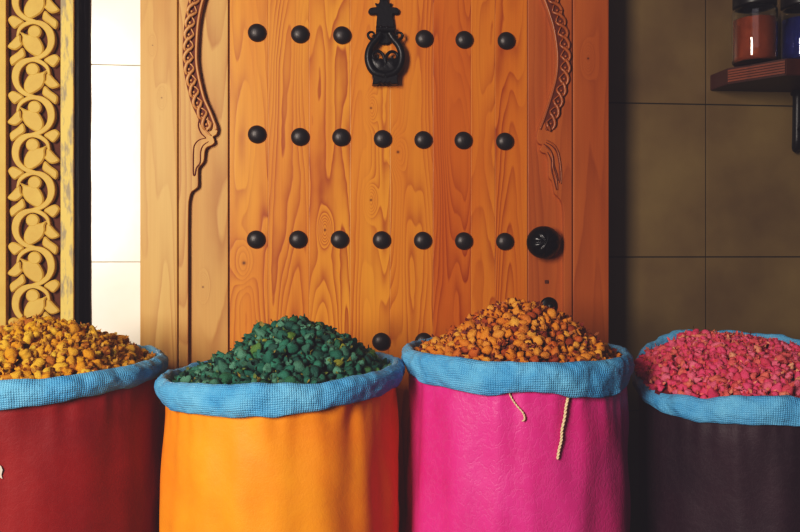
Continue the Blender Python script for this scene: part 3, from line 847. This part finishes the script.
    tag(o, rest_label, 'dried flowers', kind='stuff')
ST = ('smooth', 'mixed', 'smooth', 'crumple', 'mixed')
ym = [bud_mat('yellow_bud', [(0, (244, 186, 36)), (.3, (234, 160, 24)), (.55, (248, 204, 70)), (.8, (222, 150, 30)), (1, (180, 106, 30))]),
      bud_mat('yellow_sepal', [(0, (228, 164, 50)), (.5, (176, 106, 34)), (1, (236, 190, 90))]), plain('yellow_gap_shade', (112, 66, 24), .9, .5, 150)]
heap(S1, .091, 1.55, 1.0, (-.02, 0), .0185, 760, ym, ('smooth', 'mixed', 'crumple', 'mixed', 'crumple'), 'small yellow dried bud in the heap on the dark red sack', 'yellow dried buds heaped in the red sack',
     'smaller yellow buds and petal crumbs filling the dark red sack', 21, 900, 'yellow_dried_bud')
gm = [bud_mat('green_bud', [(0, (32, 104, 88)), (.25, (58, 134, 112)), (.45, (22, 76, 68)), (.65, (104, 164, 138)), (.8, (30, 92, 78)), (.9, (54, 122, 86)), (.95, (104, 140, 62)), (1, (196, 170, 52))]),
      bud_mat('green_sepal', [(0, (22, 60, 52)), (.6, (50, 100, 80)), (.85, (110, 130, 60)), (1, (186, 160, 80))]), plain('green_gap_shade', (10, 30, 30), .9, .5, 150)]
heap(S2, .104, 1.35, 1.12, (.11, 0), .0185, 760, gm, ('smooth', 'smooth', 'mixed', 'smooth', 'crumple'), 'small dark green dried bud in the heap on the amber sack', 'green dried buds heaped in the amber sack',
     'smaller dark green buds and leaf crumbs filling the amber sack', 22, 700, 'green_dried_bud')
om = [bud_mat('orange_bud', [(0, (240, 158, 44)), (.35, (230, 138, 36)), (.6, (248, 182, 76)), (.85, (212, 112, 38)), (1, (160, 70, 34))]),
      bud_mat('orange_sepal', [(0, (140, 56, 36)), (.5, (104, 36, 28)), (1, (196, 120, 60))]), plain('orange_gap_shade', (84, 30, 22), .9, .5, 150)]
heap(S3, .104, 1.5, 1.15, (.07, 0), .0185, 760, om, ('smooth', 'smooth', 'smooth', 'mixed', 'crumple'), 'small round orange dried bud in the heap on the magenta sack', 'orange dried buds heaped in the magenta sack',
     'smaller orange buds and red petal crumbs filling the magenta sack', 23, 1300, 'orange_dried_bud')
pm = [bud_mat('pink_bud', [(0, (248, 98, 144)), (.3, (240, 82, 124)), (.55, (252, 132, 160)), (.75, (226, 66, 112)), (.93, (246, 130, 116)), (1, (248, 184, 146))]),
      bud_mat('pink_sepal', [(0, (240, 120, 112)), (.5, (232, 84, 96)), (1, (244, 176, 136))]), plain('pink_gap_shade', (120, 20, 38), .9, .5, 150)]
heap(S4, .050, 1.9, 1.0, (-.14, 0), .0172, 850, pm, ('mixed', 'crumple', 'mixed', 'crumple', 'smooth'), 'small pink dried bud in the heap on the dark plum sack', 'pink dried buds heaped in the plum sack',
     'smaller pink buds and orange petal crumbs filling the dark plum sack', 24, 1200, 'pink_dried_bud')

# ------------------------------------------------------------------ corner shelf and jars
def sh(px, py, d): return at_depth(px, py, d)
xa = pt(710, 80, Y_WALL)                       # where the shelf leaves the wall
ztop, zbot = at_depth(728, 68, 1.955).z, at_depth(728, 84, 1.955).z
P1 = Vector((at_depth(728, 76, 1.955).x, at_depth(728, 76, 1.955).y)); P2 = Vector((at_depth(786, 66, 1.855).x, at_depth(786, 66, 1.855).y))
poly = [(xa.x, Y_WALL), (P1.x, P1.y), (P2.x, P2.y), (P2.x+.30, P2.y), (P2.x+.30+(P2.x-P1.x), P1.y), (P2.x+.30+(P2.x-xa.x), Y_WALL)]
shelf = empty('wall_shelf', ((poly[0][0]+poly[-1][0])/2, Y_WALL, zbot))
tag(shelf, 'dark wooden wall shelf with canted grooved corner and iron bracket', 'shelf')
M_sh = wood('dark_red_wood', lin(78, 36, 26), lin(60, 28, 22), lin(34, 16, 14), .45, lines=10, use_tone=False)
def flat_prism(bm, P, z0, z1, mi=0, bev=0):
    lo = [bm.verts.new((x, y, z0)) for x, y in P]; hi = [bm.verts.new((x, y, z1)) for x, y in P]; n = len(P)
    fs = [bm.faces.new(lo[::-1]), bm.faces.new(hi)]+[bm.faces.new((lo[i], lo[(i+1) % n], hi[(i+1) % n], hi[i])) for i in range(n)]
    for f in fs: f.material_index = mi
    bmesh.ops.recalc_face_normals(bm, faces=fs)
bm = bmesh.new(); flat_prism(bm, poly, zbot, ztop)
bmesh.ops.bevel(bm, geom=list(bm.edges), offset=.0015, segments=2, affect='EDGES')
obj('shelf_board', bm, M_sh, shelf, smooth=False)
bm = bmesh.new()
dv = (P2-P1); L = dv.length; dv.normalize(); nv = Vector((dv.y, -dv.x))
if nv.y > 0: nv = -nv
for k in range(5):
    z0 = zbot+.004+(ztop-zbot-.008)*k/5
    z1 = z0+(ztop-zbot-.008)/5*.72
    A = P1+dv*.001; B = P2-dv*.001
    flat_prism(bm, [tuple(A+nv*.0003), tuple(B+nv*.0003), tuple(B+nv*.0035), tuple(A+nv*.0035)], z0, z1)
obj('grooved_edge', bm, wood('warm_red_wood', lin(134, 76, 54), lin(116, 62, 44), lin(72, 36, 28), .4, lines=8, use_tone=False), shelf, smooth=False)
# bracket: wall post and diagonal strut with rounded foot
bx = pt(799, 110, 1.91).x+.004
zb0 = pt(798, 150, 1.91).z
bm = bmesh.new()
tube(bm, [(bx, 1.922, zbot-.001), (bx, 1.922, zbot-.02), (bx, 1.924, zb0+.03), (bx, 1.928, zb0+.008), (bx, 1.934, zb0)], [.012, .012, .012, .011, .006], 10)
tube(bm, [(bx, P2.y+.02, zbot-.006), (bx, P2.y+.05, zbot-.03), (bx, 1.918, zb0+.05)], .007, 8)
tube(bm, [(bx, P2.y+.012, zbot-.0055), (bx, Y_WALL-.004, zbot-.0055)], .005, 8)
obj('bracket', bm, M_iron, shelf)
def jar(px, base_py, d, wpx, label, spice, hgt=.152):
    c = at_depth(px, base_py, d); c.z = ztop+.0005; R = wpx/2*d/F
    root = empty('glass_jar', c); tag(root, label, 'jar', 'spice jars on the wall shelf')
    bm = bmesh.new()
    out = [(.001, .001), (R*.86, .0005), (R*.97, .006), (R, .016), (R, hgt*.80), (R*.97, hgt*.86), (R*.84, hgt*.90), (R*.84, hgt)]
    inn = [(r-.003, max(h, .005)) for r, h in out[::-1]][:-1]+[(.001, .005)]
    lathe(bm, out+inn, c, 48); obj('jar_glass', bm, M_glass, root)
    bm = bmesh.new(); lathe(bm, [(.001, .0056), (R*.84, .0056), (R*.925, .012), (R-.0042, .02), (R-.0042, hgt*.70), (R*.7, hgt*.715), (.001, hgt*.72)], c, 40)
    obj('spice', bm, spice, root)
    bm = bmesh.new(); lathe(bm, [(R*.8, hgt*.905), (R*.93, hgt*.905), (R*.95, hgt*.92), (R*.95, hgt*1.06), (R*.9, hgt*1.085), (.001, hgt*1.09)], c, 40); obj('jar_lid', bm, M_lid, root)
g = NT('clear_glass'); g.set(Roughness=.03, IOR=1.45); g.b.inputs['Transmission Weight'].default_value = 1.0; g.base((.93, .95, .93, 1)); M_glass = g.m
M_lid = plain('black_lid', (24, 20, 22), .4)
jar(754.5, 62, 1.925, 43, 'glass jar of orange red spice with dark lid on the shelf', plain('orange_red_powder', (164, 78, 40), .8, .3, 90))
jar(803, 55, 1.925, 43, 'glass jar of deep blue pigment beside the orange red jar', plain('blue_powder', (18, 28, 112), .8, .3, 90))

# ------------------------------------------------------------------ light
def area(name, loc, target, sx, sy, power, col):
    l = bpy.data.lights.new(name, 'AREA'); l.shape = 'RECTANGLE'; l.size = sx; l.size_y = sy; l.energy = power; l.color = col
    o = bpy.data.objects.new(name, l); C.objects.link(o); o.location = loc
    o.rotation_euler = (Vector(target)-Vector(loc)).to_track_quat('-Z', 'Y').to_euler(); return o
area('window_light', (-1.5, -.85, 1.55), (.0, 1.7, .95), .65, 1.3, 108, (1, .93, .82))
area('street_fill', (-.6, -1.6, 2.6), (0, 1.6, .8), 2.2, 1.6, 8, (.95, .88, 1))
w = bpy.data.worlds.new('world'); bpy.context.scene.world = w; w.use_nodes = True
w.node_tree.nodes['Background'].inputs[0].default_value = (.55, .5, .62, 1); w.node_tree.nodes['Background'].inputs[1].default_value = .06
vs = bpy.context.scene.view_settings; vs.view_transform = 'Standard'; vs.look = 'None'; vs.exposure = 0
vs.use_curve_mapping = True
cm = vs.curve_mapping
def setc(cv, P):
    while len(cv.points) > 2: cv.points.remove(cv.points[1])
    cv.points[0].location = P[0]; cv.points[1].location = P[-1]
    for p in P[1:-1]: cv.points.new(*p)
setc(cm.curves[3], [(0, .010), (.04, .034), (.12, .106), (.28, .28), (.55, .58), (1, 1)])
setc(cm.curves[0], [(0, .003), (1, 1)]); setc(cm.curves[2], [(0, .004), (1, .98)])
cm.update()
